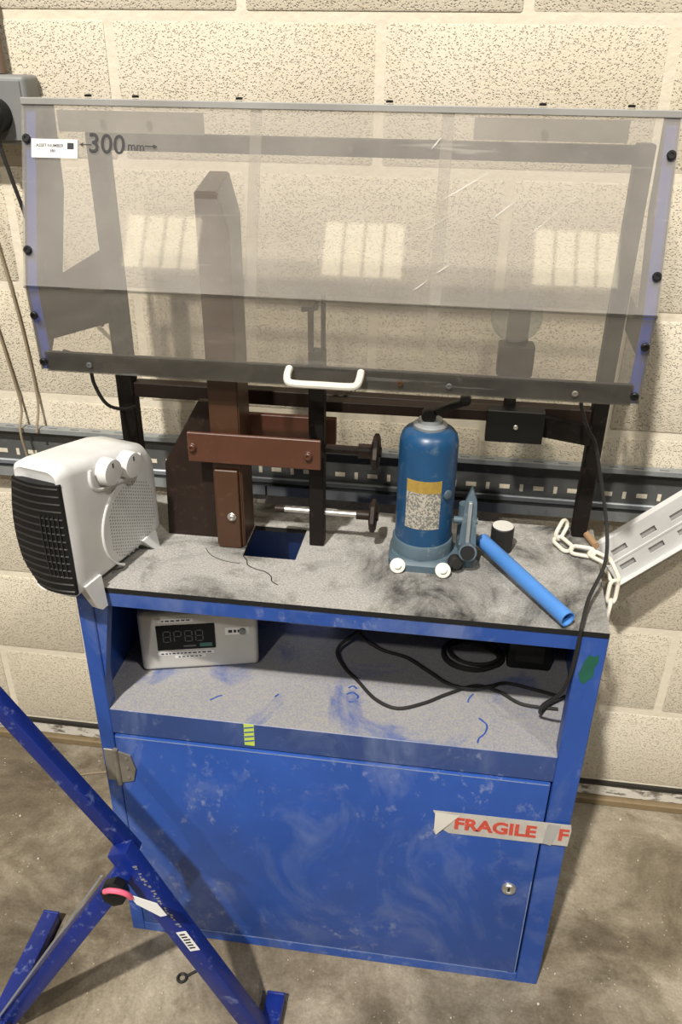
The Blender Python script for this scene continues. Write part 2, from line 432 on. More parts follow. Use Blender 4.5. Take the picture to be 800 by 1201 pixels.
for b_ in (box(BM(), CX0+.031, CX1-.047, CY0-.0034, CY0-.0029, .5395, .5412), box(BM(), CX1-.0475, CX1-.0462, CY0-.0034, CY0-.0029, .033, .30), box(BM(), CX0+.06, CX1-.06, CY0-.0034, CY0-.0029, .0315, .0326)):
    P('worn_highlight', b_, 'worn', door)  # pale strips: worn paint with the edge highlight put into its colour
door['label'] = 'flat blue door with pale rub marks'
b = BM(); lathe(b, [(.0135, 0), (.0135, .003), (.0115, .006), (.0085, .0065), (.008, .004), (.0075, .004)], (.737, CY0-.003, .277), (0, -1, 0), 28)
lk = P('lock', b, 'steel', door)
P('keyway', box(BM(), .7352, .7388, CY0-.0078, CY0-.0068, .2715, .2825), 'dark_slot', door)
# hinge: two leaves and a knuckle
P('hinge_leaf', box(BM(), .004, .0255, CY0-.0032, CY0-.0002, .432, .508, .001), 'brass_grey')
P('hinge_leaf', prism(BM(), [(.030, CY0-.0062, .432), (.054, CY0-.0062, .440), (.061, CY0-.0062, .470), (.054, CY0-.0062, .500), (.030, CY0-.0062, .508)], (0, .003, 0)), 'brass_grey', door)
hp = P('hinge_pin', cyl(BM(), (.0272, CY0-.006, .428), (.0272, CY0-.006, .512), .005, n=14), 'brass_grey')
for z in (.447, .47, .493): bolt('screw', (.046, CY0-.0062, z), (0, -1, 0), .0035, .002, 'brass_grey', door)
# yellow-green marking tape stuck over the shelf rail: two short strips with black stripes
tp = tag(link_obj('marking_tape', box(BM(), .262, .2795, CY0-.0008, CY0-.0002, .553, .6005), 'lime'), 'short yellow green striped tape stuck on blue rail below shelf', 'tape')
for z in (.560, .570, .580, .590): link_obj('stripe', obox(BM(), (.2625, CY0-.0012, z), (.0165, 0, .004), (0, .0003, 0), (0, 0, .0026)), 'blue', tp)
# green paint daub on the right stile
b = BM(); pts = [(.792, .800), (.797, .812), (.804, .809), (.811, .813), (.812, .800), (.808, .788), (.809, .772), (.802, .764), (.797, .756), (.790, .762), (.787, .775), (.790, .788)]
prism(b, [(x, CY0-.0006, z) for x, z in pts], (0, .0005, 0)); gd = P('paint_daub', b, 'green'); gd['label'] = 'dark green paint daub on right upright'
# fragile tape
tape = thing('packing_tape', (.71, CY0, .44), 'torn strip of white tape printed FRAGILE across the blue door edge', 'tape')
TO, TU, TV = V((.594, CY0-.0040, .4265)), V((1, 0, .012)).normalized(), V((-.012, 0, 1)).normalized()
def tp(u, v, d=0): return TO+TU*u+TV*v+V((0, d, 0))
b = BM(); prism(b, [tp(-.004, .026), tp(.228, .026), tp(.230, .012), tp(.228, -.026), tp(.026, -.026), tp(.014, -.018), tp(.004, -.034), tp(-.002, -.022), tp(.010, -.006)], (0, .0004, 0))
link_obj('strip', b, 'tape', tape)
link_obj('fold', prism(BM(), [tp(.000, .022, -.0008), tp(.042, .020, -.0008), tp(.016, -.012, -.004), tp(.004, -.030, -.003), tp(.0, -.016, -.002)], (0, .0004, 0)), 'off_white', tape)
link_obj('fold', prism(BM(), [tp(.190, .024, -.0008), tp(.212, .023, -.0008), tp(.200, -.026, -.0025), tp(.186, -.024, -.0008)], (0, .0004, 0)), 'slot_grey', tape)
text('lettering', 'FRAGILE', .0375, tp(.103, -.001, -.0004), TU, TV, 'red', tape, .0015, .0002)
text('lettering', 'F', .039, tp(.218, -.001, -.0004), TU, TV, 'red', tape, .0012, .0002)

# ------------------------------------------------------------------ worktop sheet with square hole
b = BM()
def WT(u, v): # slightly skewed board
    return None
outer = [(-.002, -.4905), (.820, -.4905), (.834, -.183), (.0, -.178)]
inner = [(.242, -.365), (.331, -.365), (.333, -.264), (.240, -.264)]
for z in (.8458, .8548):
    O = [b.verts.new((x, y, z)) for x, y in outer]; I = [b.verts.new((x, y, z)) for x, y in inner]
    for i in range(4):
        j = (i+1) % 4; b.faces.new((O[i], O[j], I[j], I[i]))
vs = list(b.verts)
for i in range(4):
    j = (i+1) % 4
    b.faces.new((vs[i], vs[j], vs[8+j], vs[8+i])); b.faces.new((vs[4+i], vs[4+j], vs[12+j], vs[12+i]))
wt = tag(rehome(link_obj('worktop', b, 'worktop', smooth=0), (.41, -.33, .8458)), 'black worktop board covered in grey dust, square hole cut through, on blue cabinet', 'worktop')
TZ = .855
OFF[wt.as_pointer()] = V((.41, -.33, .8458))
cp_ = [(.243, -.366), (.252, -.378), (.257, -.392), (.272, -.402), (.290, -.408), (.302, -.420), (.306, -.433), (.318, -.442)]
ck = link_obj('crack', tube(BM(), spline([(x, y, .8545) for x, y in cp_], 4), .0011, 6), 'rubber', wt); ck['label'] = 'dark wandering crack in the dust'
cp_ = [(.175, -.352), (.190, -.372), (.214, -.385), (.243, -.390)]
link_obj('crack', tube(BM(), spline([(x, y, .8545) for x, y in cp_], 4), .0009, 6), 'rubber', wt)

# ------------------------------------------------------------------ press frame
fr = thing('test_frame', (.41, -.26, TZ), 'dark steel test frame with brown square pillar bolted on the dusty worktop', 'frame')
F = lambda n, b, m='black_steel', par=fr, **k: link_obj(n, b, m, par, **k)
F('post', box(BM(), -.008, .022, -.216, -.19, TZ, 1.482, .002))
F('post', box(BM(), .793, .818, -.216, -.19, TZ, 1.484, .002))
F('crossbar', box(BM(), .0222, .7928, -.215, -.191, 1.457, 1.481, .0015))
F('crossbar', box(BM(), .0222, .7928, -.214, -.1905, 1.064, 1.090, .0015), 'dark_brown')
F('angle_bar', obox(BM(), (.345, -.242, 1.070), (.36, 0, .003), (0, .027, 0), (0, 0, .018), .001), 'dark_brown')
F('brace', obox(BM(), (.655, -.236, 1.056), (.139, .006, -.022), (0, .02, 0), (0, 0, .034), .001), 'black_steel')
bx = F('junction_plate', box(BM(), .624, .714, -.262, -.238, 1.045, 1.099, .0015), 'black')
bolt('screw', (.670, -.262, 1.073), (0, -1, 0), .004, .003, 'steel', bx)
# pillar: square tube with slanted broken top
b = BM()
x0, x1, y0, y1 = .192, .240, -.338, -.270
vs = [b.verts.new(c) for c in ((x0, y0, TZ), (x1, y0, TZ), (x1, y1, TZ), (x0, y1, TZ),
      (x0, y0, 1.420), (.226, y0, 1.420), (.226, y1, 1.440), (x0+.004, y1, 1.440), (x1, y0, 1.368), (x1, y1, 1.385))]
for q in ((3, 2, 1, 0), (0, 1, 8, 5, 4), (1, 2, 9, 8), (8, 9, 6, 5), (2, 3, 7, 6, 9), (3, 0, 4, 7), (4, 5, 6, 7)): b.faces.new([vs[i] for i in q])
bmesh.ops.bevel(b, geom=list(b.edges), offset=.002, segments=2, affect='EDGES')
pil = F('pillar', b, 'brown'); pil['label'] = 'brown square pillar rising up into the guard'
pp = F('front_plate', box(BM(), .1965, .2345, -.345, -.3382, TZ+.001, 1.000, .001), 'brown', pil)
bolt('bolt', (.2215, -.345, .916), (0, -1, 0), .0055, .006, 'steel', pil, .0075)
# second upright and the pair of tie bars
up = F('upright', box(BM(), .346, .3705, -.316, -.290, TZ, 1.195, .0015), 'black_steel')
tb = F('tie_bar', box(BM(), .158, .371, -.352, -.3455, 1.016, 1.066, .001), 'red_brown'); tb['label'] = 'red brown flat bar across the front of the pillar'
for x, z in ((.1655, 1.041), (.3515, 1.040)): bolt('bolt', (x, -.352, z), (0, -1, 0), .0062, .006, 'red_brown', tb, .0075)
F('spacer', cyl(BM(), (.1655, -.3454, 1.041), (.1655, -.3140, 1.041), .006), 'dark_brown', tb)
F('spacer', cyl(BM(), (.3515, -.3454, 1.040), (.3515, -.3162, 1.040), .006), 'dark_brown', tb)
F('tie_bar', box(BM(), .152, .382, -.262, -.250, 1.021, 1.066, .001), 'red_brown')
F('gusset_plate', prism(BM(), [(.098, -.3138, TZ), (.1905, -.3138, TZ), (.1905, -.3138, 1.104), (.168, -.3138, 1.104), (.104, -.3138, .992)], (0, .012, 0)), 'dark_brown')
# clamp screws through the upright
def clamp(z, x1, r, mat, xl, wheel, yy=-.303):
    c = F('clamp_screw', cyl(BM(), (xl, yy, z), (x1, yy, z), r, n=14), mat)
    F('collar', cyl(BM(), (x1-.028, yy, z), (x1-.004, yy, z), r*1.6, n=14), 'dark_brown', c)
    b = BM(); lathe(b, [(.006, -.004), (wheel*.8, -.006), (wheel, -.003), (wheel, .003), (wheel*.8, .006), (.008, .004), (.008, .009)], (x1, yy, z), (1, 0, 0), 6)
    F('knob', b, 'dark_brown', c); return c
clamp(1.032, .453, .0075, 'dark_brown', .3707, .030)
c2 = clamp(.915, .452, .0050, 'steel', .302, .028); c2['label'] = 'bright lower clamp screw with black knob'
F('tip', cyl(BM(), (.286, -.303, .915), (.302, -.303, .915), .0062, n=12), 'dark_brown', c2)
# two thin drawbars with a hook, behind the guard
hk = F('drawbar', box(BM(), .3455, .3535, -.3130, -.3050, 1.195, 1.258, .0008), 'dark_brown', up)
F('drawbar', box(BM(), .3640, .3705, -.3050, -.2980, 1.195, 1.278, .0008), 'dark_brown', up)
F('hook', obox(BM(), (.336, -.3135, 1.254), (.024, .003, .003), (0, .010, 0), (0, 0, .008), .001), 'dark_brown', up)
F('hook', obox(BM(), (.352, -.3120, 1.260), (.016, .008, .016), (0, .008, 0), (.004, 0, .007), .001), 'dark_brown', up)

# round lens unit behind the guard
ln = thing('round_gauge_lens', (.658, -.205, 1.125), 'round grey lens disc on dark bracket behind the clear guard, right of centre', 'lens')
link_obj('bracket', box(BM(), .632, .687, -.2480, -.2145, 1.150, 1.200, .003), 'dark_brown', ln)
link_obj('stem', box(BM(), .642, .675, -.2380, -.2180, 1.2005, 1.262, .003), 'dark_brown', ln)
b = BM(); lathe(b, [(.036, 0), (.0385, .003), (.0385, .007), (.035, .010)], (.653, -.2425, 1.245), (0, -1, .15), 36)
link_obj('disc', b, 'lens', ln)
link_obj('mount_arm', box(BM(), .650, .668, -.2375, -.2165, 1.0905, 1.1495, .001), 'black_steel', ln)

# ------------------------------------------------------------------ clear guard
gd = thing('safety_guard', (.384, -.30, 1.16), 'clear plastic safety guard with blue ends and white handle, over the test frame', 'guard')
G = lambda n, b, m, par=gd, **k: link_obj(n, b, m, par, **k)
GX0, GX1 = -.0555, .8245
T, B, Lw = V((0, -.299, 1.5255)), V((0, -.379, 1.2905)), V((0, -.371, 1.1625))
nU = V((0, -.948, .318)); nL = V((0, -.998, -.0624))
def strip3(x0, x1, a, c, nrm, d0, d1):
    a, c = V(a), V(c); b = BM()
    return obox(b, V((x0, 0, 0))+a+nrm*d0, (x1-x0, 0, 0), c-a, nrm*(d1-d0))
G('front_panel', strip3(GX0, GX1, B+V((0, 0, .0005)), T, nU, 0, .003), 'clear_upper', smooth=0)
G('lower_panel', strip3(GX0+.001, GX1-.001, Lw, B, nL, 0, .003), 'clear_lower', smooth=0)
G('top_panel', box(BM(), GX0, GX1, -.301, -.205, 1.5265, 1.5295), 'clear_upper', smooth=0)
G('top_edge', box(BM(), GX0, GX1, -.3055, -.3012, 1.5215, 1.5305, .001), 'edge_grey')
# bent edge lines and joint strips behind the sheet
for x in (.268, .524):
    G('joint_strip', strip3(x, x+.016, B+(T-B)*.005, T, nU, -.0026, -.0003), 'clear_strip', smooth=0)
    G('joint_strip', strip3(x-.001, x+.015, Lw+(B-Lw)*.30, B, nL, -.0026, -.0003), 'clear_strip', smooth=0)
G('fold_edge', obox(BM(), V((GX0, -.3835, 1.2885)), (GX1-GX0, 0, 0), (0, .004, 0), (0, 0, .0026)), 'smoky', smooth=0)
bar = G('bottom_bar', strip3(GX0+.012, GX1-.012, Lw, Lw+(B-Lw)*.235, nL, -.0045, -.0004), 'scuffed_bar')
bar['label'] = 'dark scuffed strip along the lower edge'
G('cover_strip', strip3(GX0+.012, GX1-.012, Lw+(B-Lw)*.002, Lw+(B-Lw)*.235, nL, .0031, .0042), 'smoky', bar, smooth=0)
# blue end plates: flange behind the sheet plus the end web
for s, x in ((1, GX0), (-1, GX1)):
    e = G('end_plate', prism(BM(), [(x, -.2965, 1.5240), (x, -.3765, 1.2905), (x, -.3700, 1.1630), (x, -.3480, 1.1630), (x, -.268, 1.262), (x, -.214, 1.40), (x, -.208, 1.5240)], (.0025*s, 0, 0)), 'end_dark')
    xa, xb = (x+.0026, x+.0165) if s > 0 else (x-.0165, x-.0026)
    for a_, c_, n_, fr_ in ((B, T, nU, .99), (Lw, B, nL, 1)):
        G('flange', strip3(xa, xb, a_, a_+(c_-a_)*fr_, n_, -.0068, -.0048), 'blue_edge', e)
    for q in (.20, .80):
        bolt('screw', V((x+s*.008, 0, 0))+B+(T-B)*(1-q)+nU*.003, nU, .0060, .0045, 'black', e)
    for q in (.12, .68):
        bolt('screw', V((x+s*.009, 0, 0))+Lw+(B-Lw)*q+nL*.0042, nL, .0058, .0045, 'black', e)
# dark arms holding the guard to the posts
G('mount_arm', prism(BM(), [(-.0527, -.345, 1.200), (-.0527, -.355, 1.28), (-.008, -.2165, 1.31), (.0, -.2165, 1.195)], (0, .002, 0)), 'dark_brown')
G('mount_arm', obox(BM(), (.8195, -.36, 1.215), (.002, 0, 0), (0, .145, .01), (0, 0, .05)), 'dark_brown')
G('backing_strip', box(BM(), -.045, .178, -.2200, -.2180, 1.4818, 1.5110), 'strip_grey')
G('backing_strip', box(BM(), .567, .777, -.2200, -.2180, 1.4845, 1.5130), 'strip_grey')
for x in (.02, .09, .24, .45, .655, .77): bolt('screw', (x, -.250, 1.5296), (0, 0, 1), .005, .004, 'black', gd)
for x, m_ in ((.025, 'galv_dark'), (.49, 'brown'), (.56, 'galv_dark'), (.735, 'brass_grey')):
    bolt('rivet', V((x, 0, 0))+Lw+(B-Lw)*.11+nL*.0042, nL, .0045, .003, m_, gd)
# white bow handle
hp_ = [V((.330, -.3790, 1.190)), V((.330, -.395, 1.186)), V((.333, -.406, 1.180)), V((.344, -.409, 1.178)), V((.383, -.409, 1.178)),
       V((.420, -.409, 1.178)), V((.431, -.406, 1.180)), V((.434, -.395, 1.186)), V((.434, -.3790, 1.190))]
hd = G('handle', tube(BM(), spline(hp_, 4), .0055, 10), 'off_white'); hd['label'] = 'off-white bow handle'
# asset label and handwriting on the sheet
pu = lambda x, z: V((x, -.299-(1.5255-z)*.080/.235, z))+nU*.0034
dU = V((0, -.080, -.235)).normalized()*-1
for x0, z0, x1, z1, w, m_ in ((.526, 1.416, .594, 1.455, .0012, 'scratch'), (.596, 1.397, .630, 1.422, .0011, 'scratch'), (.500, 1.307, .522, 1.322, .0012, 'scratch'), (.530, 1.330, .549, 1.342, .0014, 'scratch'),
      (.44, 1.340, .585, 1.425, .0007, 'scratch_faint'), (.615, 1.352, .735, 1.455, .0006, 'scratch_faint'), (.512, 1.478, .527, 1.495, .0014, 'scratch'), (.30, 1.345, .335, 1.392, .0005, 'scratch_faint'), (.35, 1.32, .395, 1.372, .0005, 'scratch_faint')):
    d_ = (pu(x1, z1)-pu(x0, z0)); sd = d_.cross(nU).normalized()*w; e_ = -nU*.0003
    G('scratch', prism(BM(), [pu(x0, z0)+e_, pu(x0, z0)+d_*.35+sd+e_, pu(x1, z1)+e_, pu(x0, z0)+d_*.6-sd*.6+e_], nU*.0004), m_, smooth=0)
lb = G('asset_label', obox(BM(), pu(-.041, 1.4555), (.067, 0, 0), dU*.0245, nU*.0004), 'white_label')
text('lettering', 'ASSET NUMBER', .0058, pu(-.014, 1.4705)+nU*.0005, (1, 0, 0), dU, 'ink', lb, .0001, .0001)
text('lettering', '380', .0055, pu(-.010, 1.4640)+nU*.0005, (1, 0, 0), dU, 'ink', lb, .0001, .0001)
G('stamp', obox(BM(), pu(.0115, 1.4665)+nU*.0003, (.0095, 0, 0), dU*.0085, nU*.0003), 'ink', lb)
text('handwriting', '300', .036, pu(.068, 1.4735), (1, 0, -.04), dU, 'ink', gd, .0002, .0002)
text('handwriting', 'mm', .016, pu(.110, 1.4720), (1, 0, -.02), dU, 'ink', gd, .0, .0002)
for x, s in ((.0345, 1), (.1345, -1)):
    b = BM(); prism(b, [pu(x, 1.4755), pu(x, 1.4705), pu(x-s*.006, 1.473)], nU*.0003)
    obox(b, pu(min(x, x+s*.012), 1.4725), (.012, 0, 0), dU*.0012, nU*.0003)
    G('arrow', b, 'ink')

# ------------------------------------------------------------------ fan heater
HN = V((.035, -.547, .866)); HE = V((.256, .967, 0)).normalized(); HO = V((.967, -.256, 0)).normalized()
def H(u, w, v): return HN+HE*u-HO*w+V((0, 0, v))
ht = thing('fan_heater', H(.1, .05, -.011), 'white fan heater with black grille and two knobs on left end of worktop', 'heater')
b = BM()
# body: lofted rounded sections along the length
def ring(u, t, top, bot, r=.014, w0=0, k=5):
    pts = []
    for cx, cz, a0 in ((w0+r, bot+r, 180), (t-r, bot+r, 270), (t-r, top-r, 0), (w0+r, top-r, 90)):
        for i in range(k+1):
            a = math.radians(a0+90*i/k); pts.append(b.verts.new(H(u, cx+math.cos(a)*r, cz+math.sin(a)*r)))
    return pts
secs = [(.004, .066, .203, .012, .012, .010), (.000, .076, .211, .004, .014, .004), (.006, .082, .216, .0, .016, .0), (.03, .088, .213, -.001, .018, 0),
        (.10, .094, .199, -.001, .018, 0), (.17, .099, .184, -.001, .018, 0), (.205, .100, .172, 0, .018, 0), (.218, .098, .152, .004, .018, .0), (.224, .092, .110, .012, .016, .004), (.226, .085, .06, .016, .012, .008)]
R_ = [ring(u, t, tp_, bt, r, w0) for u, t, tp_, bt, r, w0 in secs]
for a, c in zip(R_, R_[1:]):
    for i in range(len(a)): b.faces.new((a[i], a[(i+1) % len(a)], c[(i+1) % len(c)], c[i]))
b.faces.new(R_[0]); b.faces.new(R_[-1][::-1])
body = link_obj('body', b, 'white_plastic', ht, smooth=50)
# grille: dark bowed backing, curved slats each a part
def bow(s, v):  # s 0..1 across thickness, v height: bowed outline of the outlet
    tt = .080+.016*math.sin(math.pi*min(1, max(0, v/.2)))-.018*max(0, (.05-v)/.05)
    return tt*s, -.0015-.007*math.sin(math.pi*s)
b = BM(); rows = []
for j in range(13):
    v = .012+(.194-.012)*j/12; row = []
    for i in range(9):
        w, u = bow(i/8, v); row.append((b.verts.new(H(u, w-.001, v)), b.verts.new(H(.004, w-.001, v))))
    rows.append(row)
for j in range(12):
    for i in range(8): b.faces.new([rows[j][i][0], rows[j][i+1][0], rows[j+1][i+1][0], rows[j+1][i][0]])
for rr in (rows[0], rows[-1]):
    for i in range(8): b.faces.new([rr[i][0], rr[i+1][0], rr[i+1][1], rr[i][1]])
for j in range(12):
    for i in (0, 8): b.faces.new([rows[j][i][0], rows[j+1][i][0], rows[j+1][i][1], rows[j][i][1]])
gr = link_obj('grille', b, 'black', ht, smooth=60)
for k in range(15):
    v = .018+.171*k/14; b = BM(); prev = None
    for i in range(9):
        w, u = bow(.02+.96*i/8, v); q = [b.verts.new(H(u-d, w-.001, v+dz)) for d, dz in ((-.001, -.0012), (.0010, -.0022), (.0014, -.0006), (-.001, .0016))]
        if prev:
            for c in range(4): b.faces.new((prev[c], prev[(c+1) % 4], q[(c+1) % 4], q[c]))
        else: b.faces.new(q)
        prev = q
    b.faces.new(prev[::-1]); link_obj('slat', b, 'slat', gr)
for k in range(5):   # wire cross pieces of the inner mesh showing at the lower right of the outlet
    s = .08+.075*k; b = BM()
    pts = []
    for j in range(8):
        v = .045+.10*j/7; w, u = bow(s, v); pts.append(H(u-.0022, w-.001, v))
    tube(b, pts, .0009, 5); link_obj('mesh_wire', b, 'slat', gr)
# knobs in a raised-lip recess
lip = [H(.066, -.001, .188), H(.064, -.001, .172), H(.070, -.001, .157), H(.086, -.0015, .149), H(.112, -.0015, .145), H(.140, -.0015, .141), H(.160, -.0015, .142), H(.176, -.001, .150), H(.186, -.001, .166)]
link_obj('recess_lip', tube(BM(), spline(lip, 4), .0032, 8), 'white_plastic', ht)
for u, v in ((.098, .174), (.148, .164)):
    b = BM(); lathe(b, [(.0215, 0), (.0212, .013), (.0195, .0185), (.012, .0190)], H(u, .001, v), HO, 28); kn = link_obj('knob', b, 'white_plastic', ht)
    link_obj('pointer', obox(BM(), H(u-.0015, -.0178, v+.008), HE*.0025, HO*.0008, (0, 0, .007)), 'ink', kn)
# round intake: raised ring and rows of perforations
cu, cv, ra = .150, .066, .076
b = BM()
def fp(u, v): return H(u, -.0006, v)
pts = [fp(cu+ra*math.cos(a), cv+ra*math.sin(a)) for a in [math.radians(118+124*i/24) for i in range(25)]]
link_obj('intake_ring', tube(b, pts, .0022, 6), 'white_plastic', ht)
b = BM()
for i in range(-10, 11):
    for j in range(-10, 11):
        u, v = cu+.004+i*.0058, cv+j*.0058+(.0029 if i % 2 else 0)
        if (u-cu)**2+(v-cv)**2 < .064**2 and .006 < v < .132 and u < .212:
            cyl(b, H(u, .001, v), H(u, -.0006, v), .0013, n=6)
link_obj('perforations', b, 'perf', ht, kind='stuff')
# feet
for u0, dz in ((.028, -.038), (.176, -.0112)):
    b = BM(); prism(b, [H(u0-.012, -.004, .016), H(u0+.026, -.004, .016), H(u0+.024, -.010, dz), H(u0+.011, -.010, dz)], -HO*.020)
    link_obj('foot', b, 'white_plastic', ht)
    if u0 > .1:
        b = BM(); prism(b, [H(u0-.012, .075, .016), H(u0+.030, .075, .016), H(u0+.026, .080, -.0112), H(u0+.006, .080, -.0112)], -HO*.018); link_obj('foot', b, 'white_plastic', ht)
link_obj('foot', prism(BM(), [H(.07, .035, .01), H(.11, .035, .01), H(.106, .035, -.0112), H(.076, .035, -.0112)], -HO*.02), 'white_plastic', ht)

# ------------------------------------------------------------------ bottle jack
JC = V((.5365, -.318, TZ))
jk = thing('bottle_jack', JC, 'blue hydraulic bottle jack with worn label standing on the worktop', 'jack')
J = lambda n, b, m, par=jk, **k: link_obj(n, b, m, par, **k)
b = BM(); ptsb = []
for i in range(40):
    a = 2*math.pi*i/40; c, s = math.cos(a), math.sin(a); q = 4
    rr = 1/((abs(c)**q+abs(s)**q)**(1/q)); ptsb.append((c*rr*.054, s*rr*.054))
prof = [(1.0, 0), (1.0, .012), (.93, .016), (.90, .020)]
RR = [[b.verts.new(JC+V((x*k, y*k, z))) for x, y in ptsb] for k, z in prof]
for a, c in zip(RR, RR[1:]):
    for i in range(40): b.faces.new((a[i], a[(i+1) % 40], c[(i+1) % 40], c[i]))
b.faces.new(RR[0][::-1]); b.faces.new(RR[-1])
J('base', b, 'jack_base')
J('collar', lathe(BM(), [(.0500, .0195), (.0500, .040), (.0485, .043), (.0465, .0435)], JC, n=40), 'jack_base')
J('cylinder', lathe(BM(), [(.0462, .0436), (.0462, .205), (.0455, .214), (.043, .222), (.038, .2285), (.032, .232), (.027, .2335)], JC, n=48), 'jack_blue', smooth=60)
J('neck', lathe(BM(), [(.0265, .2336), (.0265, .238), (.0225, .241), (.0195, .2415), (.0190, .246), (.012, .247)], JC, n=32), 'galv')
tl = J('top_lever', obox(BM(), JC+V((-.006, -.012, .248)), (.056, .004, .024), (0, .014, 0), (0, 0, .013), .003, 2), 'black')
J('lever_eye', lathe(BM(), [(.010, -.009), (.0115, -.006), (.0115, .006), (.010, .009)], JC+V((-.003, -.006, .2545)), (0, 1, 0), 20), 'black', tl)
J('lever_eye', lathe(BM(), [(.007, -.008), (.0085, -.006), (.0085, .006), (.007, .008)], JC+V((.050, -.002, .281)), (0, 1, 0), 18), 'black', tl)
# label curved round the cylinder
def wrap(a0, a1, z0, z1, r, m, name, par):
    b = BM(); prev = None
    for i in range(13):
        a = math.radians(a0+(a1-a0)*i/12); d = V((math.cos(a), math.sin(a), 0))
        q = [b.verts.new(JC+d*rr+V((0, 0, z))) for rr, z in ((r, z0), (r+.0005, z0), (r+.0005, z1), (r, z1))]
        if prev:
            for c in range(4): b.faces.new((prev[c], prev[(c+1) % 4], q[(c+1) % 4], q[c]))
        else: b.faces.new(q)
        prev = q
    b.faces.new(prev[::-1]); return J(name, b, m, par)
lbl = wrap(-128, -58, .076, .160, .0464, 'jack_label', 'label', jk)
wrap(-128, -58,   .140, .1605, .0466, 'label_yellow', 'header', lbl)
J('filler_plug', lathe(BM(), [(.008, 0), (.008, .003), (.005, .0042)], JC+V((.0340, -.0312, .134)), (.74, -.68, 0), 18), 'jack_base')
for x, y in ((-.036, -.053), (.037, -.056)):
    b = BM(); lathe(b, [(.0125, 0), (.0125, .0025), (.0118, .003), (.0062, .0032), (.0062, .008), (.003, .0086)], JC+V((x, y-.001, .010)), (0, -.75, .66), 20); J('bolt', b, 'off_white')
# pump side: socket barrel, lever link, release valve
pk = V((.6065, -.318, TZ))
J('pump_block', prism(BM(), [(.581, -.345, TZ+.001), (.622, -.345, TZ+.001), (.622, -.300, TZ+.001), (.581, -.300, TZ+.001)], (0, 0, .018)), 'jack_base')
J('pump_barrel', cyl(BM(), pk+V((-.004, .008, .019)), pk+V((-.004, .008, .10)), .011, n=20), 'jack_base')
sk = BM(); lathe(sk, [(.0145, -.03), (.0145, .03), (.0115, .03), (.0105, -.024)], pk+V((.002, -.022, .036)), (.05, -1, .25), 24, False)
so = J('handle_socket', sk, 'jack_base'); so['label'] = 'open end of the pump handle socket'
J('socket_bore', cyl(BM(), pk+V((.0036, -.0525, .0433)), pk+V((.0037, -.0530, .0435)), .0112, n=20), 'dark_slot', so)
J('lever_link', prism(BM(), [pk+V((-.012, -.034, .046)), pk+V((.016, -.034, .046)), pk+V((.012, -.020, .118)), pk+V((.003, -.018, .142)), pk+V((-.006, -.020, .118))], (0, .010, 0)), 'jack_base')
J('link_rib', obox(BM(), pk+V((-.001, -.040, .048)), (.006, 0, 0), (0, .010, 0), (0, .012, .072), .001), 'galv')
J('link_pin', cyl(BM(), pk+V((-.022, -.020, .085)), pk+V((.016, -.020, .085)), .0055, n=14), 'jack_base')
J('release_valve', lathe(BM(), [(.0115, 0), (.0115, .010), (.009, .014), (.004, .0145)], JC+V((.054, -.040, .020)), (.3, -.9, .2), 16), 'rubber')

# ------------------------------------------------------------------ loose things on the worktop
a, c = V((.634, -.300, TZ+.0285)), V((.7575, -.488, TZ+.0165))
b = BM(); lathe(b, [(.0118, 0), (.0123, .001), (.0123, (c-a).length), (.0105, (c-a).length), (.0105, .002)], a, (c-a), 24, False)
# rest: one end on the jack's block, other near the edge
tb_ = tag(link_obj('blue_tube', b, 'tube_blue'), 'bright blue hollow tube lying from the jack to front edge of worktop', 'tube')
pc = V((.6685, -.2765, TZ)); b = BM(); lathe(b, [(.0185, 0), (.0190, .001), (.0190, .044), (.0178, .0455), (.010, .0456)], pc, n=28)
rp = link_obj('rubber_puck', b, 'rubber'); tag(rp, 'small black round plug with dusty grey top behind the blue tube', 'plug')
link_obj('dusty_top', lathe(BM(), [(.0176, .0457), (.0172, .0464), (.008, .0466)], pc, n=28), 'white_grey', rp)
pg = tag(link_obj('wooden_peg', cyl(BM(), (.812, -.196+.003, TZ+.0065), (.829, -.252, TZ+.0065), .0062, n=14), 'wood'), 'small brown wooden peg beside the chained post', 'peg')

# white plastic chain round the right post
ch = thing('plastic_chain', (.805, -.23, TZ), 'white plastic chain looped round right post and hanging off the worktop', 'chain')
def chain_link(cn, d, nrm, L=.046, Wd=.024, r=.0035):
    d = V(d).normalized(); nrm = V(nrm); s = nrm.cross(d).normalized(); pts = []
    hl, hw = (L-Wd)/2, Wd/2-r
    for k in range(7): a = math.radians(-90+30*k); pts.append(V(cn)+d*(hl+hw*math.cos(a))+s*(hw*math.sin(a)))
    for k in range(7): a = math.radians(90+30*k); pts.append(V(cn)+d*(-hl+hw*math.cos(a))+s*(hw*math.sin(a)))
    link_obj('link', tube(BM(), pts, r, 8, True), 'chain', ch)
chain_link((.772, -.229, TZ+.020), (-.45, -.8, -.5), (.8, -.5, .4))
chain_link((.773, -.259, TZ+.0095), (.55, -.8, -.1), (-.2, -.35, 1))
chain_link((.803, -.278, TZ+.0095), (1, -.15, .0), (.0, -.45, 1))
chain_link((.830, -.293, TZ+.0095), (.75, -.6, -.05), (.3, -.3, .9))
chain_link((.8465, -.318, TZ-.001), (.5, -.55, -.8), (-.7, -.6, .2))
chain_link((.8500, -.336, TZ-.028), (-.05, -.25, -1), (.5, -.85, .2))
chain_link((.8475, -.345, TZ-.060), (-.08, -.2, -1), (.95, -.2, .0))

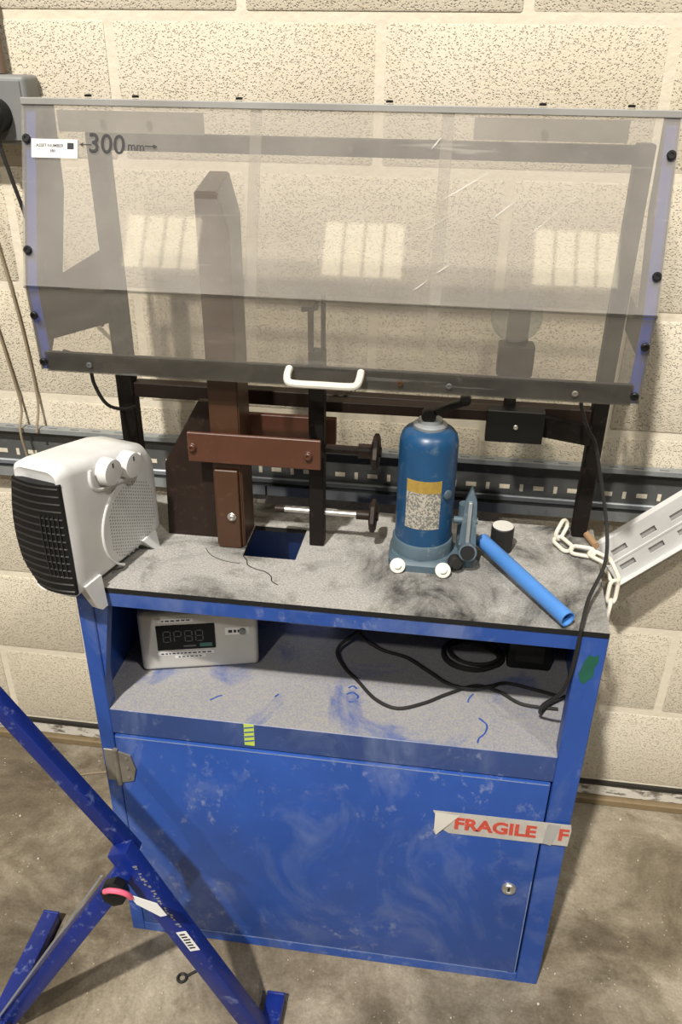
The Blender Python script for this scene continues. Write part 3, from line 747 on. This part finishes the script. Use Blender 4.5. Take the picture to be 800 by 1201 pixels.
# instrument box on the shelf
BO = V((.050, -.387, .5995)); BE = V((.205, .052, 0)).normalized(); BNn = V((.052, -.205, 0)).normalized(); BZ = V((0, 0, 1))
ins = thing('readout_box', BO+BE*.105, 'pale grey instrument box with dark digital display inside the cabinet shelf', 'instrument')
def I(u, d, z): return BO+BE*u+BNn*d+BZ*z
b = BM(); obox(b, I(0, -.10, .001), BE*.2105, -BNn*-.10, BZ*.127, .009, 3); link_obj('case', b, 'white_grey', ins)
sc_ = link_obj('display', obox(BM(), I(.031, .0, .048), BE*.103, BNn*.0012, BZ*.054), 'screen', ins)
SEG = {'8': 'abcdefg', 'P': 'abefg', '0': 'abcdef'}
def seg7(cx, chr_):
    b = BM(); w, h, t = .0125, .0115, .0016
    R = {'a': (0, 2*h, 1), 'g': (0, h, 1), 'd': (0, 0, 1), 'f': (0, h, 0), 'b': (w, h, 0), 'e': (0, 0, 0), 'c': (w, 0, 0)}
    for s in SEG[chr_]:
        x, z, hor = R[s]
        if hor: obox(b, I(cx+x+t, .0013, .066+z-t/2), BE*(w-2*t), BNn*.0003, BZ*t)
        else: obox(b, I(cx+x-t/2, .0013, .066+z+t*.6), BE*t, BNn*.0003, BZ*(h-t*1.2))
    link_obj('digit', b, 'segment', sc_)
for x, c_ in ((.043, '8'), (.062, 'P'), (.081, '8'), (.100, '8')): seg7(x, c_)
link_obj('print_line', obox(BM(), I(.077, .0013, .0535), BE*.022, BNn*.0003, BZ*.004), 'segment', sc_)
link_obj('print_line', obox(BM(), I(.106, .0013, .0525), BE*.022, BNn*.0003, BZ*.008), 'teal', sc_)
for u, z, w, h in ((.036, .108, .062, .0075), (.030, .036, .10, .007), (.060, .0285, .055, .006), (.152, .074, .043, .016)):
    l = link_obj('caption_strip', obox(BM(), I(u, .0, z), BE*w, BNn*.0007, BZ*h), 'white_label', ins)
    b = BM(); random.seed(int(u*1000)); q = .006
    while q < w-.010:
        ww = random.uniform(.003, .007); obox(b, I(u+q, .0007, z+h*.3), BE*ww, BNn*.0003, BZ*h*.36); q += ww+.0025
    link_obj('print_line', b, 'ink', l)
b = BM(); lathe(b, [(.0062, 0), (.0062, .004), (.003, .0045)], I(.183, .0012, .082), BNn, 18); link_obj('button', b, 'grey_plastic', ins)
random.seed(11)
# bare blue scrapes through the shelf dust
for pts_ in ([(.425, -.372), (.432, -.366), (.440, -.372)], [(.424, -.389), (.434, -.383), (.444, -.391), (.443, -.397)], [(.655, -.415), (.668, -.430), (.664, -.450), (.655, -.462), (.652, -.474)],
             [(.645, -.355), (.638, -.367), (.636, -.378)], [(.190, -.440), (.202, -.428), (.208, -.425)], [(.30, -.415), (.305, -.407)], [(.43, -.408), (.438, -.407)]):
    link_obj('scrape', tube(BM(), spline([(x, y, .5984) for x, y in pts_], 4), .0019, 5), 'blue', cab)
# cables on the shelf
SZ = .599
def cable(name, pts, r, mat, label, cat='cable', sub=8, group=None):
    return tag(link_obj(name, tube(BM(), spline(pts, sub), r, 8), mat), label, cat, group)
cr = .0032
cable('power_cable', [(.52, -.20, SZ+.10), (.47, -.22, SZ+.05), (.415, -.26, SZ+.03), (.392, -.285, SZ+.012), (.41, -.32, SZ+cr), (.44, -.355, SZ+cr), (.475, -.397, SZ+cr), (.515, -.415, SZ+cr), (.56, -.395, SZ+cr),
      (.60, -.365, SZ+cr), (.650, -.335, SZ+cr), (.69, -.345, SZ+cr), (.73, -.372, SZ+cr), (.79, -.375, SZ+cr)], cr, 'rubber', 'black cable looping forward over the dusty blue shelf toward the right end', group='cables on the cabinet shelf')
cable('power_cable', [(.40, -.225, SZ+.07), (.43, -.25, SZ+.03), (.47, -.268, SZ+.012), (.52, -.285, SZ+.012), (.565, -.318, SZ+.010), (.60, -.345, SZ+.010), (.64, -.352, SZ+.010), (.675, -.34, SZ+.010), (.71, -.32, SZ+cr), (.79, -.34, SZ+cr)], cr, 'rubber', 'black cable lying across the back of the dusty shelf', group='cables on the cabinet shelf')
b = BM()
for k in range(3):
    c0 = V((.640, -.255, SZ+.005+.0068*k)); R0 = .052+.004*math.sin(k*2.1)
    tube(b, [c0+V((R0*math.cos(t)+.003*k, R0*.8*math.sin(t), .0)) for t in [2*math.pi*i/28 for i in range(28)]], .0032, 8, True)
tag(link_obj('cable_coil', b, 'rubber'), 'coil of black cable in the dark back right of the shelf', 'cable', 'cables on the cabinet shelf')
ad = thing('power_adapter', (.74, -.24, SZ), 'black power adapter block in dark right corner of the shelf', 'adapter')
link_obj('case', box(BM(), .705, .785, -.275, -.215, SZ+.001, SZ+.075, .006, 2), 'black', ad)
link_obj('rating_plate', box(BM(), .72, .77, -.2756, -.2751, SZ+.02, SZ+.055), 'rubber', ad)
# hanging black cable from the guard down past the post into the shelf
cable('lead_cable', [(.752, -.30, 1.168), (.760, -.30, 1.128), (.776, -.30, 1.09), (.789, -.302, 1.07), (.808, -.310, 1.004), (.823, -.335, .94), (.819, -.38, .905), (.791, -.445, .884), (.778, -.492, .868), (.7765, -.4975, .850), (.7755, -.4985, .815), (.772, -.496, .765), (.765, -.478, .72), (.752, -.44, .665), (.757, -.40, .612), (.775, -.37, SZ+.0085), (.812, -.34, SZ+.0085)],
      .0029, 'rubber', 'black lead hanging from guard over the worktop edge into shelf')
cable('guard_cable', [(-.020, -.36, 1.190), (-.014, -.30, 1.155), (-.010, -.295, 1.115), (.0, -.28, 1.075), (.016, -.25, 1.055), (.024, -.222, 1.05)], .0030, 'rubber', 'thin black cable curving from guard corner to left post')

# ------------------------------------------------------------------ wall strut: channel open to the room with slotted web
st = thing('slotted_wall_channel', (.3, -.02, .79), 'grey galvanised slotted channel fixed along the block wall', 'channel')
SX0, SX1 = -1.4, 2.1
us = [SX0]; cells = []; x = SX0+.03
pat = 0
while x < SX1-.06:
    w = .020 if pat % 2 == 0 else .007
    us += [x, x+w]; cells.append((len(us)-2, pat % 2)); x += w+(.0195); pat += 1
us.append(SX1)
us_web = us
vs_ = [0, .040, .0445, .0485, .053, .108]
kind_at = {i: k for i, k in cells}
def slot(i, j):
    if i not in kind_at: return False
    return j == 2 if kind_at[i] == 0 else j in (1, 2, 3)
sl = [0]
for k in range(len(us)): pass
link_obj('web', sheet_holes(BM(), (0, -.006, .7945), (1, 0, 0), (0, 0, 1), (0, -.002, 0), us, vs_, lambda i, j: False), 'galv_dark', st, smooth=0)
us2 = [SX0]; x = SX0+.02
while x < SX1-.05: us2 += [x, x+.018]; x += .047
us2.append(SX1)
link_obj('top_flange', sheet_holes(BM(), (0, -.0275, .9020), (1, 0, 0), (0, 1, 0), (0, 0, .002), us2, [0, .006, .0105, .0195], lambda i, j: j == 1 and i % 2 == 1), 'galv', st, smooth=0)
link_obj('top_lip', box(BM(), SX0, SX1, -.0285, -.0276, .895, .904), 'galv', st, smooth=0)
link_obj('bottom_flange', box(BM(), SX0, SX1, -.0340, -.0081, .7945, .7965), 'galv', st, smooth=0)
link_obj('bottom_lip', box(BM(), SX0, SX1, -.0345, -.0341, .7945, .8155), 'galv', st, smooth=0)
link_obj('ridge', box(BM(), SX0, SX1, -.0160, -.0082, .812, .824, .002), 'galv', st)
mk = {}
for i, k in cells:
    w = us_web[i+1]-us_web[i]
    if k not in mk:
        zz = ((.0400, .0090), (.0385, .0150))[k]
        b = BM(); box(b, 0, w, -.0008, 0, 0, zz[1]); mk[k] = link_obj('slot', b, 'mortar', st, smooth=0); so_ = mk[k]  # pale plates on the web stand in for lit wall behind slots
    else: so_ = mk[k].copy(); COL.objects.link(so_); so_.parent = st
    so_.location = V((us_web[i], -.0082, .8325+(.004 if k == 0 else 0)))
for x in (.205, -.15, .95): link_obj('splice', box(BM(), x, x+.004, -.0350, -.0346, .7945, .8155), 'dark_slot', st, smooth=0)
for x in (-.9, -.2, .5, 1.2, 1.9): link_obj('spacer', box(BM(), x, x+.03, -.0058, -.0008, .80, .90), 'galv_dark', st, smooth=0)

# pale slotted tray leaning at right
ang = math.atan(.69); TD = V((.967, .255, 0)); TA = V((.80, -.165, 0))
tu = (TD*math.cos(ang)+V((0, 0, math.sin(ang)))).normalized(); tv = (V((0, 0, 1))*math.cos(ang)-TD*math.sin(ang)).normalized()
tn = tu.cross(tv)
if tn.y > 0: tn = -tn
T0 = TA+TD*.108+V((0, 0, .7195))
tr_ = thing('slotted_tray', T0, 'pale grey slotted metal tray leaning up to the right behind worktop', 'tray')
us = [0]; x = .020
while x < .50: us += [x, x+.030]; x += .060
us.append(.56)
vs_ = [0, .020, .034, .060, .074, .100]
b = sheet_holes(BM(), T0, tu, tv, tn*.0015, us, vs_, lambda i, j: (j in (1, 3)) and i % 2 == 1)
link_obj('plate', b, 'tray_white', tr_, smooth=0)
link_obj('lip', obox(BM(), T0, tu*.56, tn*.012, tv*.0015), 'tray_white', tr_, smooth=0)
link_obj('lip', obox(BM(), T0+tv*.0985, tu*.56, -tn*.012, tv*.0015), 'tray_white', tr_, smooth=0)
link_obj('rib', obox(BM(), T0+tv*.045+tn*.0015, tu*.56, tn*.0015, tv*.004), 'tray_white', tr_, smooth=0)
link_obj('slot_shade_sheet', obox(BM(), T0-tn*.0045+tv*.0016, tu*.56, tn*.001, tv*.0968), 'slot_grey', tr_, smooth=0)  # added sheet, its grey colour stands in for shading inside the slots

# ------------------------------------------------------------------ socket box upper left, cords
sb = thing('socket_box', (-.235, 0, 1.45), 'grey surface mounted socket box with black plug at upper left of wall', 'socket')
link_obj('case', box(BM(), -.30, -.170, -.058, -.0015, 1.445, 1.552, .008, 3), 'grey_plastic', sb)
link_obj('face', box(BM(), -.292, -.178, -.0605, -.0581, 1.453, 1.544, .001), 'grey_plastic', sb)
pl = thing('black_plug', (-.215, -.062, 1.485), 'round black plug pushed into the grey socket box', 'plug')
link_obj('body', lathe(BM(), [(.027, 0), (.0275, .012), (.025, .026), (.016, .032)], (-.2255, -.0610, 1.492), (0, -1, 0), 24), 'black', pl)
link_obj('boot', cyl(BM(), (-.2235, -.079, 1.470), (-.2205, -.079, 1.445), .0065, .0045, n=12), 'rubber', pl)
link_obj('flex', tube(BM(), spline([(-.2205, -.079, 1.447), (-.213, -.078, 1.41), (-.203, -.075, 1.36), (-.19, -.07, 1.30), (-.16, -.05, 1.22), (-.10, -.03, 1.13)], 6), .0035, 8), 'rubber', pl)
cdt = tag(link_obj('conduit', cyl(BM(), (-.232, -.018, 1.553), (-.250, -.018, 2.3), .013, n=14), painted('brown_conduit', (.16, .11, .075), .6)), 'brown conduit rising from the top of grey socket box', 'conduit')
cable('hanging_cord', [(-.330, -.006, 1.62), (-.312, -.005, 1.38), (-.283, -.005, 1.14), (-.273, -.006, .97), (-.2715, -.030, .912), (-.271, -.0366, .90)], .0026, 'string', 'right hand one of two thin tan cords on wall left of guard', 'cord', group='thin cords hanging on the wall')
cable('hanging_cord', [(-.375, -.006, 1.45), (-.345, -.005, 1.20), (-.325, -.006, 1.06), (-.31, -.010, .95), (-.306, -.037, .905), (-.300, -.042, .86), (-.29, -.044, .80), (-.28, -.03, .70)], .0026, 'string', 'left hand one of two thin tan cords, hanging down past the channel', 'cord', group='thin cords hanging on the wall')
cable('floor_wire', [(-.30, -.12, .0025), (-.24, -.10, .0025), (-.15, -.08, .0025), (-.06, -.10, .0025), (.01, -.13, .0025)], .0022, 'string', 'thin pale wire curving over the floor left of cabinet', 'wire')

# ------------------------------------------------------------------ blue A-frame stand
sd = thing('folding_stand', (.07, -.68, 0), 'dark blue steel A-frame stand on the floor in front of cabinet', 'stand')
S = lambda n, b, m='navy', par=sd, **k: link_obj(n, b, m, par, **k)
def beam(n, p, q, w, d, par=sd, m='navy', bev=.003):
    """square tube p->q; w wide in the wall-parallel plane, d deep toward the wall"""
    p, q = V(p), V(q); ax = q-p; yv = V((0, 1, 0)); yv = (yv-ax.normalized()*yv.dot(ax.normalized())).normalized(); s = ax.normalized().cross(yv)
    return S(n, obox(BM(), p-s*w/2-yv*d/2, ax, s*w, yv*d, bev, 2), m, par)
hub = V((.105, -.672, .458))
rl = beam('leg', (.310, -.668, .030), hub+V((-.004, 0, .030)), .037, .028)
ll = beam('leg', (-.150, -.706, .030), hub+V((.004, -.022, -.006)), .032, .028)
S('edge_trim', obox(BM(), V((-.1715, -.728, .036)), hub+V((-.020, -.044, .014))-V((-.1715, -.728, .036)), (.004, 0, .001), (0, .003, 0)), 'galv', ll)
ub = beam('upper_bar', hub+V((.010, .020, .0)), hub+V((-.318, .020, .545)), .026, .024)
for x0, ya, yb in ((-.170, -.93, -.500), (.325, -.95, -.598)):
    f = S('foot', box(BM(), x0-.017, x0+.017, ya, yb, .0, .030, .003, 2))
    S('end_cap', box(BM(), x0-.0175, x0+.0175, yb+.0002, yb+.006, .0, .0305, .002), 'navy', f)
S('foot_joint', box(BM(), .304, .3078, -.692, -.650, .006, .040, .002))
S('clamp_knob', lathe(BM(), [(.006, 0), (.018, .004), (.022, .012), (.021, .024), (.012, .028)], hub+V((.004, -.034, -.012)), (0, -1, .25), 8), 'black')
S('ribbon', tube(BM(), spline([hub+V((-.004, -.066, .012)), hub+V((.006, -.068, .019)), hub+V((.020, -.067, .018)), hub+V((.030, -.064, .010)), hub+V((.034, -.059, -.004))], 5), .0042, 8), 'pink')
tag_ = S('paper_tag', prism(BM(), [hub+V((.030, -.060, .004)), hub+V((.040, -.058, -.002)), hub+V((.072, -.054, -.018)), hub+V((.084, -.052, -.046)), hub+V((.074, -.053, -.050)), hub+V((.040, -.057, -.022))], (0, .0008, 0)), 'white_label')
# printed stickers on the right leg
ax = (V((.310, -.668, .030))-(hub+V((-.004, 0, .030)))).normalized(); sx = V((0, 1, 0)).cross(ax).normalized()
if sx.x < 0: sx = -sx
def onleg(t, s): return hub+V((-.004, 0, .030))+ax*t+sx*s+V((0, -.0148, 0))
S('sticker', obox(BM(), onleg(.195, .0005), ax*.050, sx*.019, (0, .0005, 0)), 'white_label', rl)
b = BM()
for k in range(6): obox(b, onleg(.200+.007*k, .004)+V((0, -.0006, 0)), ax*.003, sx*random.uniform(.008, .013), (0, .0004, 0))
S('sticker_print', b, 'ink', rl)
b = BM(); random.seed(5)
for k in range(26):
    t = .030+.006*k
    if random.random() < .8: obox(b, onleg(t, .0120+random.uniform(-.003, .002)), ax*random.uniform(.002, .0045), sx*random.uniform(.003, .008), (0, .0004, 0))
S('printed_marks', b, 'galv', rl)
# eye bolt and crumbs on the floor
eb = thing('eye_bolt', (.139, -.572, 0), 'small loose eye bolt on floor beside stand leg', 'bolt')
link_obj('eye', tube(BM(), [V((.133+.0085*math.cos(t), -.578+.0085*math.sin(t), .003)) for t in [2*math.pi*i/16 for i in range(16)]], .0028, 7, True), 'rubber', eb)
link_obj('shank', cyl(BM(), (.1405, -.5735, .003), (.160, -.558, .003), .0027, n=9), 'rubber', eb)
b = BM(); random.seed(3)
for k in range(130):
    x, y = random.uniform(-.6, 1.6), random.uniform(-.95, -.02)
    if -.02 < x < .84 and y > -.5: continue
    r = random.choice((.0015, .002, .003)) * (1.3 if y > -.08 else 1)
    u = bmesh.ops.create_icosphere(b, subdivisions=1, radius=r, matrix=Matrix.Translation((x, y, r*.6)))
tag(link_obj('floor_grit', b, painted('pale_grit', (.50, .46, .38), .8)), 'pale grit and crumbs scattered over the concrete floor', 'grit', kind='stuff')
